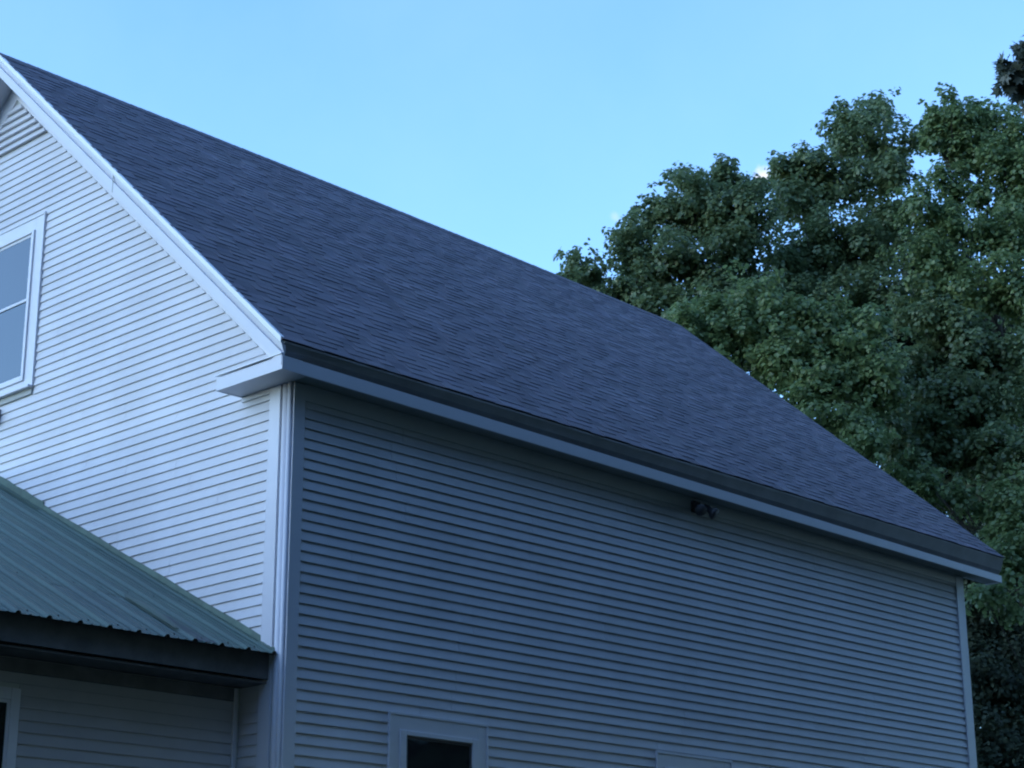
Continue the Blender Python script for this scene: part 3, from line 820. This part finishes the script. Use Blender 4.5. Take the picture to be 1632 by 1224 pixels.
make_tree('maple_tree', 'dark dense maple filling the right edge between the tall maple and the lowest one', T5, M['leafA'], (1700, 1000, 38.6), 15, group='maples behind the house', bole=.18)
T6 = [(1600, 790, 40, 34), (1640, 800, 50, 34), (1612, 850, 38, 34), (1650, 880, 50, 34.2), (1605, 885, 30, 34), (1590, 905, 22, 34), (1480, 775, 30, 35), (1445, 760, 26, 35), (1520, 790, 26, 35), (1660, 950, 50, 34.6), (1570, 950, 30, 35)]
make_tree('maple_tree', 'low bright green maple beside the lower far corner of the roof', T6, M['leafB'], (1800, 1200, 34.6), 16, group='maples behind the house', bole=.14)
T7 = [(1550, 960, 34, 38), (1545, 1040, 34, 38), (1555, 1120, 36, 38), (1560, 1210, 40, 38), (1620, 1190, 50, 38), (1600, 1100, 50, 38), (1560, 860, 50, 39), (1500, 850, 46, 39), (1600, 940, 56, 39), (1560, 1000, 56, 39.2), (1620, 1030, 60, 39.2), (1560, 1080, 56, 39.4), (1630, 1120, 60, 39.4), (1580, 1170, 56, 39.6), (1650, 1220, 60, 39.6), (1580, 1250, 56, 39.8), (1540, 920, 40, 39.6)]
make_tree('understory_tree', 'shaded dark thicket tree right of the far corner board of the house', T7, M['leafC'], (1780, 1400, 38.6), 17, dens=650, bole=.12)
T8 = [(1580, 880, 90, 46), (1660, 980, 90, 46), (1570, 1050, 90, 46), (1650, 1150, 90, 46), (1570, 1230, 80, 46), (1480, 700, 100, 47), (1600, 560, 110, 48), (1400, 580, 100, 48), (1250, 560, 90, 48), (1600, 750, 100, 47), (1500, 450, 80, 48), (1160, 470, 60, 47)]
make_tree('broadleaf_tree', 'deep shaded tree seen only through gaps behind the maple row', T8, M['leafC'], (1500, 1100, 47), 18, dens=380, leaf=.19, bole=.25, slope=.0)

# nearer tree hanging in from the right, pointed maple leaves
g2 = np.random.default_rng(5)
NB = [(1640, 100, 34, 15), (1612, 118, 22, 15), (1604, 132, 14, 15), (1600, 108, 12, 15), (1660, 70, 34, 15), (1650, 150, 26, 15.2), (1622, 140, 16, 15.1), (1680, 120, 50, 15.4), (1632, 78, 14, 15), (1700, 60, 60, 15.5), (1720, 160, 60, 15.6), (1760, 110, 80, 16)]
wb = [(at(b[0], b[1], b[3]), b[2]*b[3]/FPX) for b in NB]
tb = at(2150, 900, 17); base = np.array([tb[0], tb[1], 0.])
nt_ = empty('maple_tree', tuple(base)); tag(nt_, 'nearer dark maple whose pointed leaves hang into the top right corner', 'tree')
P = []; Nn = []; T = []
for c, r in wb:
    k_ = int(1500*r*r)+26
    d = g2.normal(size=(k_, 3)); d /= np.linalg.norm(d, axis=1, keepdims=True)
    P.append(c+d*(r*g2.uniform(.2, 1, k_)**.5)[:, None]); Nn.append(d*.3+g2.normal(size=(k_, 3))*.5+np.array([-.3, -.3, .3])); T.append(g2.uniform(0, 1, k_))
P = np.concatenate(P); Nn = np.concatenate(Nn); T = np.concatenate(T)
leaf_mesh('crown', P, Nn, .085*g2.uniform(.6, 1.2, len(P)), T, M['leafD'], nt_, base, MAPLE, MAPLE_F, g=g2)
mb = MB(); hub = wb[9][0]-base
mb.tube([(0, 0, 0), (.05, 0, 3), (0, .1, 6), (.1, 0, hub[2]+.5), (.1, 0, hub[2]+3)], [.26, .22, .18, .12, .03], 12)
mb.tube([(0.05, .05, hub[2]-1.5), tuple(hub*np.array([.5, .5, 1])+np.array([0, 0, -.5])), tuple(hub)], [.1, .06, .03], 8)
for c, r in wb: mb.tube([tuple(hub), tuple((hub+(c-base))/2+g2.normal(size=3)*.02), tuple(c-base)], [.022, .012, .004], 6)
mb.build('trunk', M['bark'], nt_, smooth=True)

# tall trees across the yard, behind the camera: they shade the long wall and are mirrored in its panes
gs = np.random.default_rng(21)
Wd = []
for i in range(26):
    a = gs.uniform(0, 2*math.pi); hh = gs.uniform(4.5, 19); rr = (1-((hh-11)/10.5)**2)**.5*4.6 if abs(hh-11) < 10.4 else 1
    Wd.append((np.array([math.cos(a)*rr*.75, math.sin(a)*rr*.75, hh]), gs.uniform(1.6, 2.5)))
yard = make_tree('oak_tree', 'tall dense tree across the yard behind the camera', None, M['leafC'], (0, 0, 0), 31, dens=80, sub=12, leaf=.5, group='tall trees across the yard', bole=.4, world=Wd)
YT = [(3, -18.5, .3, 1.42), (11, -17, 1.7, 1.42), (19.5, -14.5, 3.1, 1.38), (27, -14.5, 4.4, 1.32), (-7, -25, 5.2, 1.35), (15, -27, 1.2, 1.7), (0, -30, 2.0, 1.7), (-18, -28, 1.2, 1.4), (-27, -24, .2, 1.45), (-32, -15, 3.7, 1.35), (-35, -5, 2.7, 1.3)]
for i, (x, y, a, s) in enumerate(YT):
    if i == 0: o = yard
    else:
        o = yard.copy(); COL.objects.link(o)
        for ch in list(yard.children):
            c = ch.copy(); COL.objects.link(c); c.parent = o
    o.location = (x, y, 0); o.rotation_euler = (0, 0, a); o.scale = (s, s, s)
